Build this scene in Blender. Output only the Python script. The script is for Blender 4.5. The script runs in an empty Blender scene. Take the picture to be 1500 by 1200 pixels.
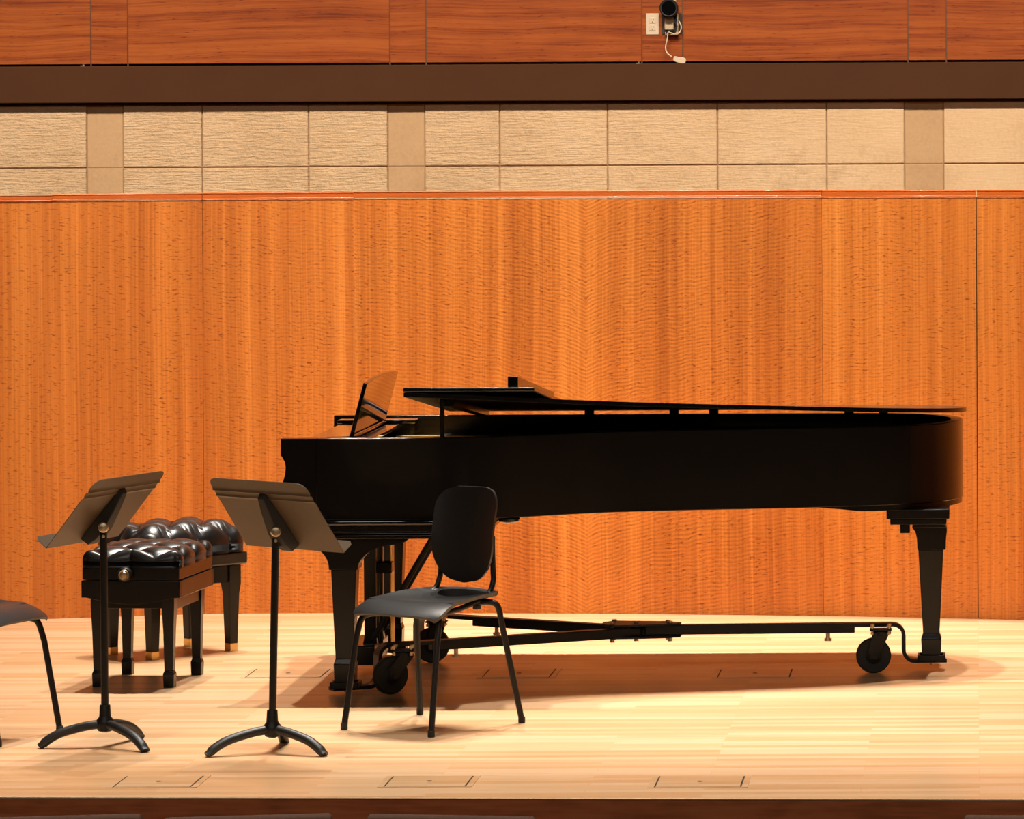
import bpy, bmesh, math, random
from mathutils import Matrix, Vector
random.seed(7)
PI = math.pi
sc = bpy.context.scene
COL = sc.collection

# ------------------------------------------------------------------ camera model (1500 x 1200 frame)
FPX, CX, CY, H, ROLL = 6475.0, 1430.0, 200.0, 2.203, 0.0047
cam_d = bpy.data.cameras.new('camera'); cam = bpy.data.objects.new('camera', cam_d); COL.objects.link(cam)
cam_d.sensor_fit = 'HORIZONTAL'; cam_d.sensor_width = 36.0
cam_d.lens = FPX * 36.0 / 1500.0
cam_d.shift_x = (750 - CX) / 1500.0
cam_d.shift_y = (CY - 600) / 1500.0
cam_d.clip_start = 0.1; cam_d.clip_end = 200
cam.location = (0, 0, H); cam.rotation_euler = (PI / 2, ROLL, 0)
sc.camera = cam

def unroll(px, py):
    a, b = px - CX, py - CY
    return a - b * ROLL, a * ROLL + b
def at(px, py, Y):
    """photo pixel -> point at distance Y"""
    dx, dy = unroll(px, py)
    return Vector((dx * Y / FPX, Y, H - dy * Y / FPX))
def on_floor(px, py):
    dx, dy = unroll(px, py)
    Y = H * FPX / dy
    return Vector((dx * Y / FPX, Y, 0))

# ------------------------------------------------------------------ object helpers
WM = {}
def tag(o, label=None, cat=None, group=None, kind=None):
    if label: o['label'] = label
    if cat: o['category'] = cat
    if group: o['group'] = group
    if kind: o['kind'] = kind
    return o
def thing(name, loc, rz=0.0, label=None, cat=None, group=None, kind=None):
    o = bpy.data.objects.new(name, None); COL.objects.link(o)
    o.location = loc; o.rotation_euler = (0, 0, rz); o.empty_display_size = 0.1
    WM[o.name] = Matrix.Translation(Vector(loc)) @ Matrix.Rotation(rz, 4, 'Z')
    return tag(o, label, cat, group, kind)
def kids(o): return [c for c in bpy.data.objects if c.parent == o]
def copy_tree(o, parent=None):
    c = o.copy(); COL.objects.link(c)
    if parent: c.parent = parent
    for ch in kids(o): copy_tree(ch, c)
    return c

class MB:
    """collects shapes, links them as ONE mesh object"""
    def __init__(s): s.v = []; s.f = []; s.m = []
    def add(s, vs, fs, mi=0):
        b = len(s.v); s.v += [tuple(v) for v in vs]
        s.f += [tuple(b + i for i in f) for f in fs]; s.m += [mi] * len(fs)
        return s
    def box(s, x0, x1, y0, y1, z0, z1, mi=0):
        vs = [(x, y, z) for z in (z0, z1) for y in (y0, y1) for x in (x0, x1)]
        return s.add(vs, [(0,2,3,1),(4,5,7,6),(0,1,5,4),(2,6,7,3),(0,4,6,2),(1,3,7,5)], mi)
    def loft(s, rings, closed=True, caps=True, mi=0):
        n = len(rings[0]); vs = [p for r in rings for p in r]; fs = []
        m = n if closed else n - 1
        for i in range(len(rings) - 1):
            for j in range(m):
                k = (j + 1) % n
                fs.append((i*n+j, i*n+k, (i+1)*n+k, (i+1)*n+j))
        if caps:
            fs.append(tuple(range(n))[::-1]); fs.append(tuple((len(rings)-1)*n + j for j in range(n)))
        return s.add(vs, fs, mi)
    def prism(s, poly, axis, a, b, mi=0):
        """poly in the two other axes, extruded along axis from a to b"""
        def mk(p, t):
            return {'x': (t, p[0], p[1]), 'y': (p[0], t, p[1]), 'z': (p[0], p[1], t)}[axis]
        return s.loft([[mk(p, a) for p in poly], [mk(p, b) for p in poly]], mi=mi)
    def tube(s, pts, r, n=12, mi=0, rs=None, flat=None, caps=True):
        """round (or flat = (half width, half height)) section swept along pts"""
        P = [Vector(p) for p in pts]; rings = []; up = None
        for i, p in enumerate(P):
            d = (P[min(i+1, len(P)-1)] - P[max(i-1, 0)]).normalized()
            if up is None:
                up = Vector((0,0,1)) if abs(d.z) < .9 else Vector((1,0,0))
            a = d.cross(up)
            if a.length < 1e-5: a = d.cross(Vector((0,1,0)))
            a.normalize(); up = a.cross(d).normalized()
            rr = rs[i] if rs else r
            if flat:
                rings.append([p + a*sx*flat[0] + up*sy*flat[1] for sx, sy in ((-1,-1),(1,-1),(1,1),(-1,1))])
            else:
                rings.append([p + a*rr*math.cos(2*PI*k/n) + up*rr*math.sin(2*PI*k/n) for k in range(n)])
        return s.loft(rings, mi=mi, caps=caps)
    def lathe(s, prof, c, axis='z', n=24, mi=0):
        """prof: (radius, height) pairs around axis through c"""
        c = Vector(c); A = Vector(axis) if not isinstance(axis, str) else {'x': Vector((1,0,0)), 'y': Vector((0,1,0)), 'z': Vector((0,0,1))}[axis]
        A.normalize(); U = A.cross(Vector((0,0,1)))
        if U.length < 1e-4: U = Vector((1,0,0))
        U.normalize(); V = A.cross(U)
        rings = [[c + A*h + (U*math.cos(2*PI*k/n) + V*math.sin(2*PI*k/n))*max(r, 1e-4) for k in range(n)] for r, h in prof]
        return s.loft(rings, mi=mi)
    def grid(s, rows, mi=0):
        n = len(rows[0]); vs = [p for r in rows for p in r]
        return s.add(vs, [(i*n+j, i*n+j+1, (i+1)*n+j+1, (i+1)*n+j) for i in range(len(rows)-1) for j in range(n-1)], mi)
    def build(s, name, mat, parent=None, bevel=0.0, seg=2, ang=35, local=False, weld=False):
        me = bpy.data.meshes.new(name)
        vs = s.v
        M = WM.get(parent.name) if parent else None
        if M is not None and not local:
            I = M.inverted(); vs = [tuple(I @ Vector(v)) for v in vs]
        me.from_pydata(vs, [], s.f)
        mats = mat if isinstance(mat, (list, tuple)) else [mat]
        for m in mats: me.materials.append(m)
        me.polygons.foreach_set('material_index', s.m)
        bm = bmesh.new(); bm.from_mesh(me)
        if weld: bmesh.ops.remove_doubles(bm, verts=bm.verts, dist=1e-5)
        bmesh.ops.recalc_face_normals(bm, faces=bm.faces)
        bm.to_mesh(me); bm.free()
        me.shade_smooth(); me.set_sharp_from_angle(angle=math.radians(ang))
        o = bpy.data.objects.new(name, me); COL.objects.link(o)
        if parent:
            o.parent = parent
            WM[o.name] = M if M is not None else Matrix()
        else: WM[o.name] = Matrix()
        if bevel:
            b = o.modifiers.new('bevel', 'BEVEL'); b.width = bevel; b.segments = seg
            b.limit_method = 'ANGLE'; b.angle_limit = math.radians(ang)
        return o

def rot2(p, a): return (p[0]*math.cos(a) - p[1]*math.sin(a), p[0]*math.sin(a) + p[1]*math.cos(a))
def catmull(pts, n=8):
    P = [Vector(p) for p in pts]; P = [2*P[0]-P[1]] + P + [2*P[-1]-P[-2]]; out = []
    for i in range(1, len(P)-2):
        a, b, c, d = P[i-1], P[i], P[i+1], P[i+2]
        for k in range(n):
            t = k / n
            out.append(0.5*((2*b) + (c-a)*t + (2*a-5*b+4*c-d)*t*t + (3*b-a-3*c+d)*t**3))
    out.append(P[-2]); return out
def lerp_tab(tab, x):
    if x <= tab[0][0]: return tab[0][1]
    for (a, b), (c, d) in zip(tab, tab[1:]):
        if x <= c: return b + (d-b)*(x-a)/(c-a)
    return tab[-1][1]

# ------------------------------------------------------------------ materials
class N:
    def __init__(s, name):
        s.m = bpy.data.materials.new(name); s.m.use_nodes = True
        s.t = s.m.node_tree; s.b = s.t.nodes['Principled BSDF']
    def n(s, typ, **kw):
        x = s.t.nodes.new(typ)
        for k, v in kw.items(): setattr(x, k, v)
        return x
    def l(s, a, b): s.t.links.new(a, b)
    def val(s, sock, v):
        if hasattr(v, 'is_linked') or hasattr(v, 'links'): s.l(v, sock)
        else: sock.default_value = v
    def math(s, op, a, b=0.0, c=0.0, clamp=False):
        x = s.n('ShaderNodeMath', operation=op); x.use_clamp = clamp
        s.val(x.inputs[0], a); s.val(x.inputs[1], b); s.val(x.inputs[2], c)
        return x.outputs[0]
    def xyz(s):
        t = s.n('ShaderNodeTexCoord'); p = s.n('ShaderNodeSeparateXYZ'); s.l(t.outputs['Object'], p.inputs[0])
        return p.outputs[0], p.outputs[1], p.outputs[2]
    def comb(s, x, y, z=0.0):
        c = s.n('ShaderNodeCombineXYZ')
        for i, v in enumerate((x, y, z)): s.val(c.inputs[i], v)
        return c.outputs[0]
    def noise(s, vec, scale=1.0, detail=3.0, rough=.5):
        x = s.n('ShaderNodeTexNoise'); s.l(vec, x.inputs['Vector'])
        x.inputs['Scale'].default_value = scale; x.inputs['Detail'].default_value = detail; x.inputs['Roughness'].default_value = rough
        return x.outputs['Fac']
    def ramp(s, f, stops):
        x = s.n('ShaderNodeValToRGB'); s.l(f, x.inputs[0])
        e = x.color_ramp.elements
        while len(e) < len(stops): e.new(.5)
        for i, (p, c) in enumerate(stops):
            e[i].position = p; e[i].color = (*c, 1) if len(c) == 3 else c
        return x.outputs[0]
    def mix(s, f, a, b, mode='MIX'):
        x = s.n('ShaderNodeMix', data_type='RGBA', blend_type=mode)
        s.val(x.inputs[0], f)
        for sock, v in ((x.inputs[6], a), (x.inputs[7], b)):
            if isinstance(v, tuple): sock.default_value = (*v, 1)
            else: s.l(v, sock)
        return x.outputs[2]
    def bump(s, h, strength=.3, dist=.01):
        x = s.n('ShaderNodeBump'); s.l(h, x.inputs['Height'])
        x.inputs['Strength'].default_value = strength; x.inputs['Distance'].default_value = dist
        s.l(x.outputs[0], s.b.inputs['Normal'])
    def set(s, **kw):
        for k, v in kw.items():
            sock = s.b.inputs[k.replace('_', ' ')]
            if isinstance(v, tuple): sock.default_value = (*v, 1)
            else: s.val(sock, v)
        return s.m

def simple(name, col, rough=.5, metal=0.0, coat=0.0, var=.12, scale=30, bump=0.0, bdist=.001, spec=.5):
    k = N(name); t = k.n('ShaderNodeTexCoord')
    f = k.noise(t.outputs['Object'], scale, 3)
    c = k.mix(f, tuple(x*(1-var) for x in col), tuple(min(1, x*(1+var)) for x in col))
    k.set(Base_Color=c, Roughness=rough, Metallic=metal, Coat_Weight=coat, Coat_Roughness=.05, Specular_IOR_Level=spec)
    if bump: k.bump(k.noise(t.outputs['Object'], scale*8, 2), bump, bdist)
    return k.m

def mat_veneer():
    k = N('figured_veneer'); X, Y, Z = k.xyz()
    oi = k.n('ShaderNodeObjectInfo'); rnd = oi.outputs['Random']
    x0 = -1.812
    ax = k.math('ABSOLUTE', k.math('SUBTRACT', X, x0))
    wob = k.noise(k.comb(k.math('MULTIPLY', X, 2.2), k.math('MULTIPLY', Z, 1.1), rnd), 1.0, 3)
    wob2 = k.noise(k.comb(k.math('MULTIPLY', X, 11), k.math('MULTIPLY', Z, 5.0), rnd), 1.0, 2)
    slope = k.math('MULTIPLY', k.math('SQRT', k.math('ADD', ax, .03)), .22)
    zc = k.math('ADD', k.math('SUBTRACT', Z, slope), k.math('ADD', k.math('MULTIPLY', wob, .07), k.math('MULTIPLY', wob2, .028)))
    rip = k.math('SINE', k.math('MULTIPLY', zc, 2*PI/.018))
    # curl is strongest near the book-matched middle
    mid = k.math('SUBTRACT', 1.0, k.math('MULTIPLY', ax, .42), clamp=True)
    mask = k.math('MULTIPLY', k.math('ADD', mid, .10), k.noise(k.comb(k.math('MULTIPLY', X, 12), k.math('MULTIPLY', Z, 9), rnd), 1.0, 3))
    curl = k.math('MULTIPLY', rip, k.math('MULTIPLY', mask, .15))
    wx = k.math('ADD', X, k.math('MULTIPLY', k.noise(k.comb(X, k.math('MULTIPLY', Z, .5), 0.0), 1.0, 1), .05))
    g1 = k.noise(k.comb(k.math('MULTIPLY', wx, 6), k.math('MULTIPLY', Z, .10), rnd), 1.0, 2)
    g2 = k.noise(k.comb(k.math('MULTIPLY', wx, 24), k.math('MULTIPLY', Z, .22), 3.0), 1.0, 3, .6)
    g3 = k.noise(k.comb(k.math('MULTIPLY', wx, 120), k.math('MULTIPLY', Z, .8), 9.0), 1.0, 2)
    fl = k.noise(k.comb(k.math('MULTIPLY', X, 34), k.math('MULTIPLY', zc, 130), 1.0), 1.0, 2, .55)
    fleck = k.math('MULTIPLY', k.math('SUBTRACT', fl, .57, clamp=True), 3.2)
    fleck = k.math('MULTIPLY', fleck, k.math('MULTIPLY', k.noise(k.comb(k.math('MULTIPLY', X, 10), k.math('MULTIPLY', Z, 1.5), 5.0), 1.0, 2), 1.5))
    v = k.math('ADD', k.math('MULTIPLY', g1, .46), k.math('ADD', k.math('MULTIPLY', g2, .58), k.math('MULTIPLY', g3, .32)))
    v = k.math('ADD', k.math('SUBTRACT', v, .20), k.math('MULTIPLY', k.math('SUBTRACT', rnd, .5), .10))
    v = k.math('ADD', v, curl)
    v = k.math('SUBTRACT', v, fleck)
    # paler sapwood where the two leaves meet
    sap = k.math('MULTIPLY', k.math('SUBTRACT', 1.0, k.math('MULTIPLY', ax, 4.0), clamp=True), .17)
    v = k.math('ADD', v, sap)
    c = k.ramp(v, [(.10, (.32, .068, .007)), (.38, (.54, .150, .018)), (.54, (.68, .212, .030)), (.85, (.88, .34, .062))])
    k.set(Base_Color=c, Roughness=.42, Coat_Weight=.12, Coat_Roughness=.3)
    return k.m

def mat_redwood():
    k = N('red_cherry_panel'); X, Y, Z = k.xyz()
    oi = k.n('ShaderNodeObjectInfo'); rnd = k.math('MULTIPLY', oi.outputs['Random'], 13.0)
    zz = k.math('ADD', Z, k.math('MULTIPLY', k.noise(k.comb(k.math('MULTIPLY', X, .9), k.math('MULTIPLY', Z, 1.5), rnd), 1.0, 2), .10))
    g1 = k.noise(k.comb(k.math('MULTIPLY', X, .5), k.math('MULTIPLY', zz, 24), rnd), 1.0, 3)
    g2 = k.noise(k.comb(k.math('MULTIPLY', X, 2.4), k.math('MULTIPLY', zz, 110), rnd), 1.0, 3)
    g3 = k.noise(k.comb(k.math('MULTIPLY', X, 7), k.math('MULTIPLY', zz, 9), rnd), 1.0, 2)
    st = k.math('MULTIPLY', k.math('SUBTRACT', k.noise(k.comb(k.math('MULTIPLY', X, 16), k.math('MULTIPLY', zz, 190), 2.0), 1.0, 2), .62, clamp=True), 1.6)
    v = k.math('ADD', k.math('MULTIPLY', g1, .47), k.math('ADD', k.math('MULTIPLY', g2, .41), k.math('MULTIPLY', g3, .12)))
    v = k.math('SUBTRACT', v, st)
    c = k.ramp(v, [(.32, (.15, .022, .003)), (.44, (.29, .054, .007)), (.57, (.40, .088, .012)), (.78, (.46, .122, .022))])
    k.set(Base_Color=c, Roughness=.5, Specular_IOR_Level=.2)
    return k.m

def mat_stone(rough=True):
    k = N('split_limestone' if rough else 'smooth_limestone'); X, Y, Z = k.xyz()
    P = k.comb(X, Y, Z)
    a = k.noise(P, 2.2, 5, .6); b = k.noise(P, 55, 4, .6)
    stain = k.math('MULTIPLY', k.math('SUBTRACT', k.noise(P, 4.2, 8, .78), .56, clamp=True), 3.0)
    v = k.math('ADD', k.math('MULTIPLY', a, .6), k.math('MULTIPLY', b, .4))
    if rough: c = k.ramp(v, [(.25, (.60, .37, .185)), (.5, (.75, .48, .255)), (.8, (.82, .56, .32))])
    else: c = k.ramp(v, [(.25, (.48, .27, .125)), (.5, (.58, .345, .165)), (.8, (.64, .40, .20))])
    c = k.mix(stain, c, (.33, .19, .08))
    k.set(Base_Color=c, Roughness=.85)
    if rough:
        # chisel lines, deeper on the left-hand courses than on the right
        lines = k.noise(k.comb(k.math('MULTIPLY', X, 9), 0.0, k.math('MULTIPLY', Z, 95)), 1.0, 4, .6)
        pits = k.noise(P, 40, 5, .6)
        fade = k.math('SUBTRACT', .28, k.math('MULTIPLY', k.math('ADD', X, 1.2), .33), clamp=True)
        fade = k.math('ADD', fade, .18)
        h = k.math('MULTIPLY', k.math('ADD', lines, pits), fade)
        k.bump(h, .6, .02)
    else:
        k.bump(k.noise(P, 60, 3), .15, .01)
    return k.m

def mat_floor(name='maple_strip_floor', tone=1.0):
    k = N(name); X, Y, Z = k.xyz()
    br = k.n('ShaderNodeTexBrick'); k.l(k.comb(X, Y, 0.0), br.inputs['Vector'])
    br.offset = .43; br.offset_frequency = 3; br.squash = 1.0
    i = br.inputs
    i['Scale'].default_value = 1.0; i['Brick Width'].default_value = .93; i['Row Height'].default_value = .057
    i['Mortar Size'].default_value = .0012; i['Mortar Smooth'].default_value = .3
    i['Color1'].default_value = (.08, .08, .08, 1); i['Color2'].default_value = (1, 1, 1, 1); i['Mortar'].default_value = (.25, .25, .25, 1)
    g = k.noise(k.comb(k.math('MULTIPLY', X, 2.2), k.math('MULTIPLY', Y, 46), 0.0), 1.0, 4, .6)
    fl = k.math('MULTIPLY', k.math('SUBTRACT', k.noise(k.comb(k.math('MULTIPLY', X, 5), k.math('MULTIPLY', Y, 60), 4.0), 1.0, 3), .63, clamp=True), 3.0)
    sep = k.n('ShaderNodeSeparateColor'); k.l(br.outputs['Color'], sep.inputs[0])
    big = k.noise(k.comb(k.math('MULTIPLY', X, .9), k.math('MULTIPLY', Y, 3.0), 7.0), 1.0, 3)
    v = k.math('ADD', k.math('MULTIPLY', sep.outputs[0], .40), k.math('ADD', k.math('MULTIPLY', g, .35), k.math('MULTIPLY', big, .25)))
    c = k.ramp(v, [(.15, (.55*tone, .27*tone, .115*tone)), (.42, (.69*tone, .41*tone, .20*tone)), (.62, (.76*tone, .50*tone, .29*tone)), (.9, (.80*tone, .555*tone, .35*tone))])
    c = k.mix(fl, c, (.42, .17, .055))
    k.set(Base_Color=c, Roughness=.38, Coat_Weight=.18, Coat_Roughness=.22)
    return k.m

def mat_apron():
    k = N('stained_apron_wood'); X, Y, Z = k.xyz()
    w = k.noise(k.comb(k.math('MULTIPLY', X, 2.2), Y, k.math('MULTIPLY', Z, 7)), 1.0, 3)
    r = k.math('SINE', k.math('MULTIPLY', w, 34.0))
    f = k.math('ADD', k.math('MULTIPLY', r, .10), k.noise(k.comb(k.math('MULTIPLY', X, 4), Y, k.math('MULTIPLY', Z, 60)), 1.0, 3))
    c = k.ramp(f, [(.25, (.36, .085, .020)), (.55, (.50, .13, .034)), (.8, (.56, .165, .05))])
    k.set(Base_Color=c, Roughness=.5); return k.m

def mat_leather():
    k = N('black_tufted_leather'); t = k.n('ShaderNodeTexCoord')
    f = k.noise(t.outputs['Object'], 40, 3)
    k.set(Base_Color=k.mix(f, (.006, .005, .005), (.012, .010, .009)), Roughness=.36, Coat_Weight=.25, Coat_Roughness=.25)
    k.bump(k.noise(t.outputs['Object'], 9, 4), .25, .02); return k.m

M = {
 'veneer': mat_veneer(), 'redwood': mat_redwood(), 'stone': mat_stone(True), 'stone_smooth': mat_stone(False),
 'floor': mat_floor(), 'hatch': mat_floor('maple_hatch_board', .93), 'apron': mat_apron(), 'leather': mat_leather(),
 'cap': simple('orange_cap_rail', (.60, .135, .022), .3, coat=.5, var=.18, scale=6),
 'brown': simple('dark_brown_paint', (.080, .027, .008), .7, var=.08, scale=4, spec=.15),
 'grout': simple('brown_mortar', (.36, .215, .10), .9),
 'bronze': simple('bronze_joint_strip', (.13, .05, .014), .5),
 'dark_gap': simple('dark_gap', (.01, .006, .004), .9),
 'lacquer': simple('black_piano_lacquer', (.0045, .0038, .0035), .22, coat=.15, var=.1, scale=3, spec=.42),
 'gloss': simple('polished_black_lacquer', (.004, .0035, .003), .06, coat=.6, var=.1, scale=3),
 'satin': simple('black_satin_wood', (.007, .006, .0055), .24, var=.15, scale=8, spec=.27),
 'gold': simple('gold_cast_iron', (.72, .46, .14), .3, metal=.9),
 'brass': simple('brass', (.75, .50, .20), .28, metal=1.0),
 'nickel': simple('worn_nickel_brass', (.62, .48, .32), .38, metal=.9),
 'cast': simple('black_cast_metal', (.016, .015, .0145), .45, var=.15, scale=40, bump=.2, bdist=.001),
 'under': simple('unpolished_black_underside', (.005, .0045, .004), .5, spec=.12),
 'old_brass': simple('dull_brass', (.42, .30, .17), .42, metal=.9),
 'steel': simple('black_painted_steel', (.010, .009, .0085), .42, var=.15, scale=20, spec=.3),
 'stand': simple('black_textured_enamel', (.105, .069, .039), .48, var=.1, scale=60, bump=.08),
 'plastic': simple('black_pebbled_plastic', (.019, .018, .018), .31, var=.25, scale=60, bump=.22, bdist=.0012),
 'rubber': simple('black_rubber', (.012, .011, .010), .65),
 'bolt': simple('zinc_bolt', (.55, .45, .33), .35, metal=.9),
 'ivory': simple('ivory_plastic', (.74, .56, .37), .4, var=.03),
 'beige': simple('beige_plastic', (.60, .42, .23), .45, var=.05),
 'slot': simple('dark_slot', (.05, .03, .02), .7),
 'key_white': simple('white_key', (.8, .78, .7), .3), 'key_black': simple('black_key', (.01, .01, .01), .3),
 'seat_cloth': simple('brown_seat_cloth', (.13, .065, .042), .95, var=.3, scale=120),
 'hall': simple('dark_hall_floor', (.03, .018, .012), .9),
 'glass': simple('dark_lens_glass', (.003, .003, .003), .08, coat=.5),
}

# ------------------------------------------------------------------ setting: stage floor
def front_y(X): return 14.69 - .046*(X - .16)
XL, XR = -9.2, 5.2
m = MB()
m.loft([[(XL, front_y(XL), z), (XR, front_y(XR), z), (XR, 21.2, z), (XL, 21.2, z)] for z in (-.006, 0.0)])
tag(m.build('floor', M['floor'], bevel=.002), kind='structure')
m = MB()
m.loft([[(XL, front_y(XL)+.003, z), (XR, front_y(XR)+.003, z), (XR, front_y(XR)+.05, z), (XL, front_y(XL)+.05, z)] for z in (-.9, -.006)])
tag(m.build('wall_apron', M['apron']), kind='structure')
xa = (1402-1434)/440.0
m = MB().box(XL, XR, 10.5, 15.2, -1.0, -.9)
tag(m.build('floor_hall', M['hall']), kind='structure')

# floor pocket covers
def hatch(p0, p1, label, group):
    """p0 near-left pixel, p1 far-right pixel of the frame"""
    a, b = on_floor(*p0), on_floor(*p1)
    y0, y1 = a.y, b.y; x0, x1 = a.x, b.x
    o = thing('floor_pocket_cover', ((x0+x1)/2, (y0+y1)/2, 0), 0, label, 'floor hatch', group)
    w = .021
    f = MB(); z = .0022
    for (p, q, r, t) in ((x0, x0+w, y0, y1), (x1-w, x1, y0, y1), (x0+w, x1-w, y0, y0+.012), (x0+w, x1-w, y1-.012, y1)):
        f.box(p, q, r, t, .0001, z)
    f.build('frame', M['hatch'], o)
    MB().box(x0+w, x1-w, y0+.012, y1-.012, .0001, .0006).build('gap', M['slot'], o)
    l = MB().box(x0+w+.006, x1-w-.006, y0+.016, y1-.016, .0003, .0026).build('lid', M['hatch'], o)
    cx, cy = (x0+x1)/2, (y0+y1)/2
    MB().lathe([(.010, 0), (.010, .0008), (.006, .001)], (cx, cy, .0026), 'z', 14).build('latch', M['slot'], l)
    return o
hatch((154, 1155), (309, 1137), 'flush maple floor hatch at the stage edge in front of the left music stand', 'floor pockets')
hatch((552, 1154), (704, 1137), 'flush maple floor hatch at the stage edge, middle of the front three', 'floor pockets')
hatch((948, 1155), (1101, 1137), 'flush maple floor hatch at the stage edge, rightmost of the front three', 'floor pockets')
hatch((350, 994), (493, 980), 'floor hatch in the shadow left of the piano front leg', 'floor pockets')
hatch((697, 994), (823, 980), 'shaded floor hatch right behind the black chair under the piano', 'floor pockets')
hatch((1042, 994), (1169, 980), 'shaded floor hatch under the piano tail left of the rear caster', 'floor pockets')

# ------------------------------------------------------------------ setting: low curved shell wall of veneer panels
base = [(-700, 21.0), (-300, 20.55), (0, 20.33), (78, 20.37), (298, 20.55), (520, 20.56), (860, 20.49), (1205, 20.34), (1432, 20.18), (1800, 19.9), (2150, 19.6)]
bp = [(at(px, 600, Y).x, Y) for px, Y in base]
bp[0] = (-6.9, 20.6)
bp = [(-8.9, 16.2), (-8.3, 18.6)] + bp + [(3.9, 18.4), (4.7, 16.0)]
ZT = 1.925
shell = thing('wall_back', (0, 0, 0), 0, kind='structure')
segs = [(0, 1), (1, 2), (2, 3), (3, 5), (5, 6), (6, 7), (7, 9), (9, 10), (10, 11), (11, 12), (12, 13), (13, 14)]
lift = [0, 0, 0, 0, .003, .004, .006, .004, .004, 0, 0, 0]
for n, (i, j) in enumerate(segs):
    pts = bp[i:j+1]
    gap = .0005
    P = [list(p) for p in pts]
    d = Vector((P[1][0]-P[0][0], P[1][1]-P[0][1])).normalized()
    P[0][0] += d.x*gap; P[0][1] += d.y*gap
    d = Vector((P[-1][0]-P[-2][0], P[-1][1]-P[-2][1])).normalized()
    g2 = .004 if j == 10 else gap
    P[-1][0] -= d.x*g2; P[-1][1] -= d.y*g2
    sh = -.004 if n in (4, 6) else 0.0
    poly = [(x, y+sh) for x, y in P] + [(x, y+.06) for x, y in P[::-1]]
    MB().prism(poly, 'z', 0, ZT - .001).build('veneer_panel', M['veneer'], shell)
    zt = ZT + lift[n]
    c = MB()
    c.prism([(x, y+sh-.008) for x, y in P] + [(x, y+.075) for x, y in P[::-1]], 'z', zt-.001, zt+.005)
    c.prism([(x, y+sh-.004) for x, y in P] + [(x, y+.068) for x, y in P[::-1]], 'z', zt+.005, zt+.024)
    c.prism([(x, y+sh-.007) for x, y in P] + [(x, y+.075) for x, y in P[::-1]], 'z', zt+.024, zt+.029)
    c.build('cap_rail', M['cap'], shell, bevel=.0015)
    # dark backing in the joint
    if j < len(bp)-1:
        x, y = bp[j]
        MB().box(x-.012, x+.012, y+.03, y+.05, 0, ZT).build('joint_backing', M['bronze'], shell)

# ------------------------------------------------------------------ setting: stone band, ledge, red wood wall above
YS = 24.0
def sx(px): return at(px, 200, YS).x
zt_s, zj, zb = at(750, 151, YS).z, at(750, 243.0, YS).z, 1.55
m = MB()
m.box(sx(-2500), sx(3500), YS+.012, YS+.2, .0, zt_s+.1, 1)
joint = .006
edges = [-2450, -2290, ('s', -2235), -2080, -1920, -1760, -1600, ('s', -1545), -1390, -1235, -1080, -925, -770, -640, -485, -330, -175, -25, 127, ('s', 180), 296, 452, 568, ('s', 622), 732, 890, 1051, 1211, 1325, ('s', 1382), 1540, 1700, 1860, 2015, ('s', 2070), 2230, 2390, 2550, 2710, ('s', 2765), 2925, 3085, 3245, 3400]
prev = None; cells = []
for e in edges:
    s_ = isinstance(e, tuple); px = e[1] if s_ else e
    if prev is not None: cells.append((prev, px, s_))
    prev = px
for a, b, strip in cells:
    for z0, z1 in ((zb, zj), (zj, zt_s)):
        x0, x1 = sx(a)+joint/2, sx(b)-joint/2
        d = .010 if strip else 0.0
        y0 = YS + d; z0_, z1_ = z0+joint/2*(1 if not strip else .15), z1-joint/2*(1 if not strip else .15)
        if strip: x0 -= joint/4; x1 += joint/4
        c = .004
        m.loft([[(x0, y0+.02, z0_), (x1, y0+.02, z0_), (x1, y0+.02, z1_), (x0, y0+.02, z1_)],
                [(x0, y0+c, z0_), (x1, y0+c, z0_), (x1, y0+c, z1_), (x0, y0+c, z1_)],
                [(x0+c, y0, z0_+c), (x1-c, y0, z0_+c), (x1-c, y0, z1_-c), (x0+c, y0, z1_-c)]], mi=2 if strip else 0)
tag(m.build('wall_stone', [M['stone'], M['grout'], M['stone_smooth']]), kind='structure')

zl1, zl0 = at(750, 93, YS-.07).z, at(750, 148, YS-.07).z
tr = thing('trim_1', (sx(750), YS-.07, zl0), 0, kind='structure')
MB().box(sx(-2500), sx(3500), YS-.07, YS+.1, zl0, zl1-.004).build('ledge_beam', M['brown'], tr, bevel=.004)
MB().box(sx(-2500), sx(3500), YS-.02, YS+.1, zl0-.014, zl0).build('lower_bead', M['brown'], tr, bevel=.003)

YW = 24.04
wood = thing('wall_upper', (sx(750), YW, zl1), 0, kind='structure')
MB().box(sx(-2500), sx(3500), YW+.03, YW+.2, zl1-.1, 6.5).build('backing', M['dark_gap'], wood)
wedges = [-2300, -2245, -1800, -1350, -1295, -850, -700, -240, -186, 133, 187, 571, 624, 940, 1000, 1330, 1386, 1690, 1745, 2200, 2255, 2700, 2755, 3200]
zw0 = at(750, 91, YW).z
for a, b in zip(wedges, wedges[1:]):
    MB().box(at(a, 40, YW).x+.003, at(b, 40, YW).x-.003, YW, YW+.03, zw0, 3.05).build('wood_panel', M['redwood'], wood, bevel=.0015)
    MB().box(at(a, 40, YW).x+.003, at(b, 40, YW).x-.003, YW, YW+.03, 3.056, 4.6).build('wood_panel', M['redwood'], wood, bevel=.0015)
    MB().box(at(b, 40, YW).x-.0035, at(b, 40, YW).x+.0035, YW+.004, YW+.03, zw0-.012, 4.6).build('joint_strip', M['bronze'], wood)

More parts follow.
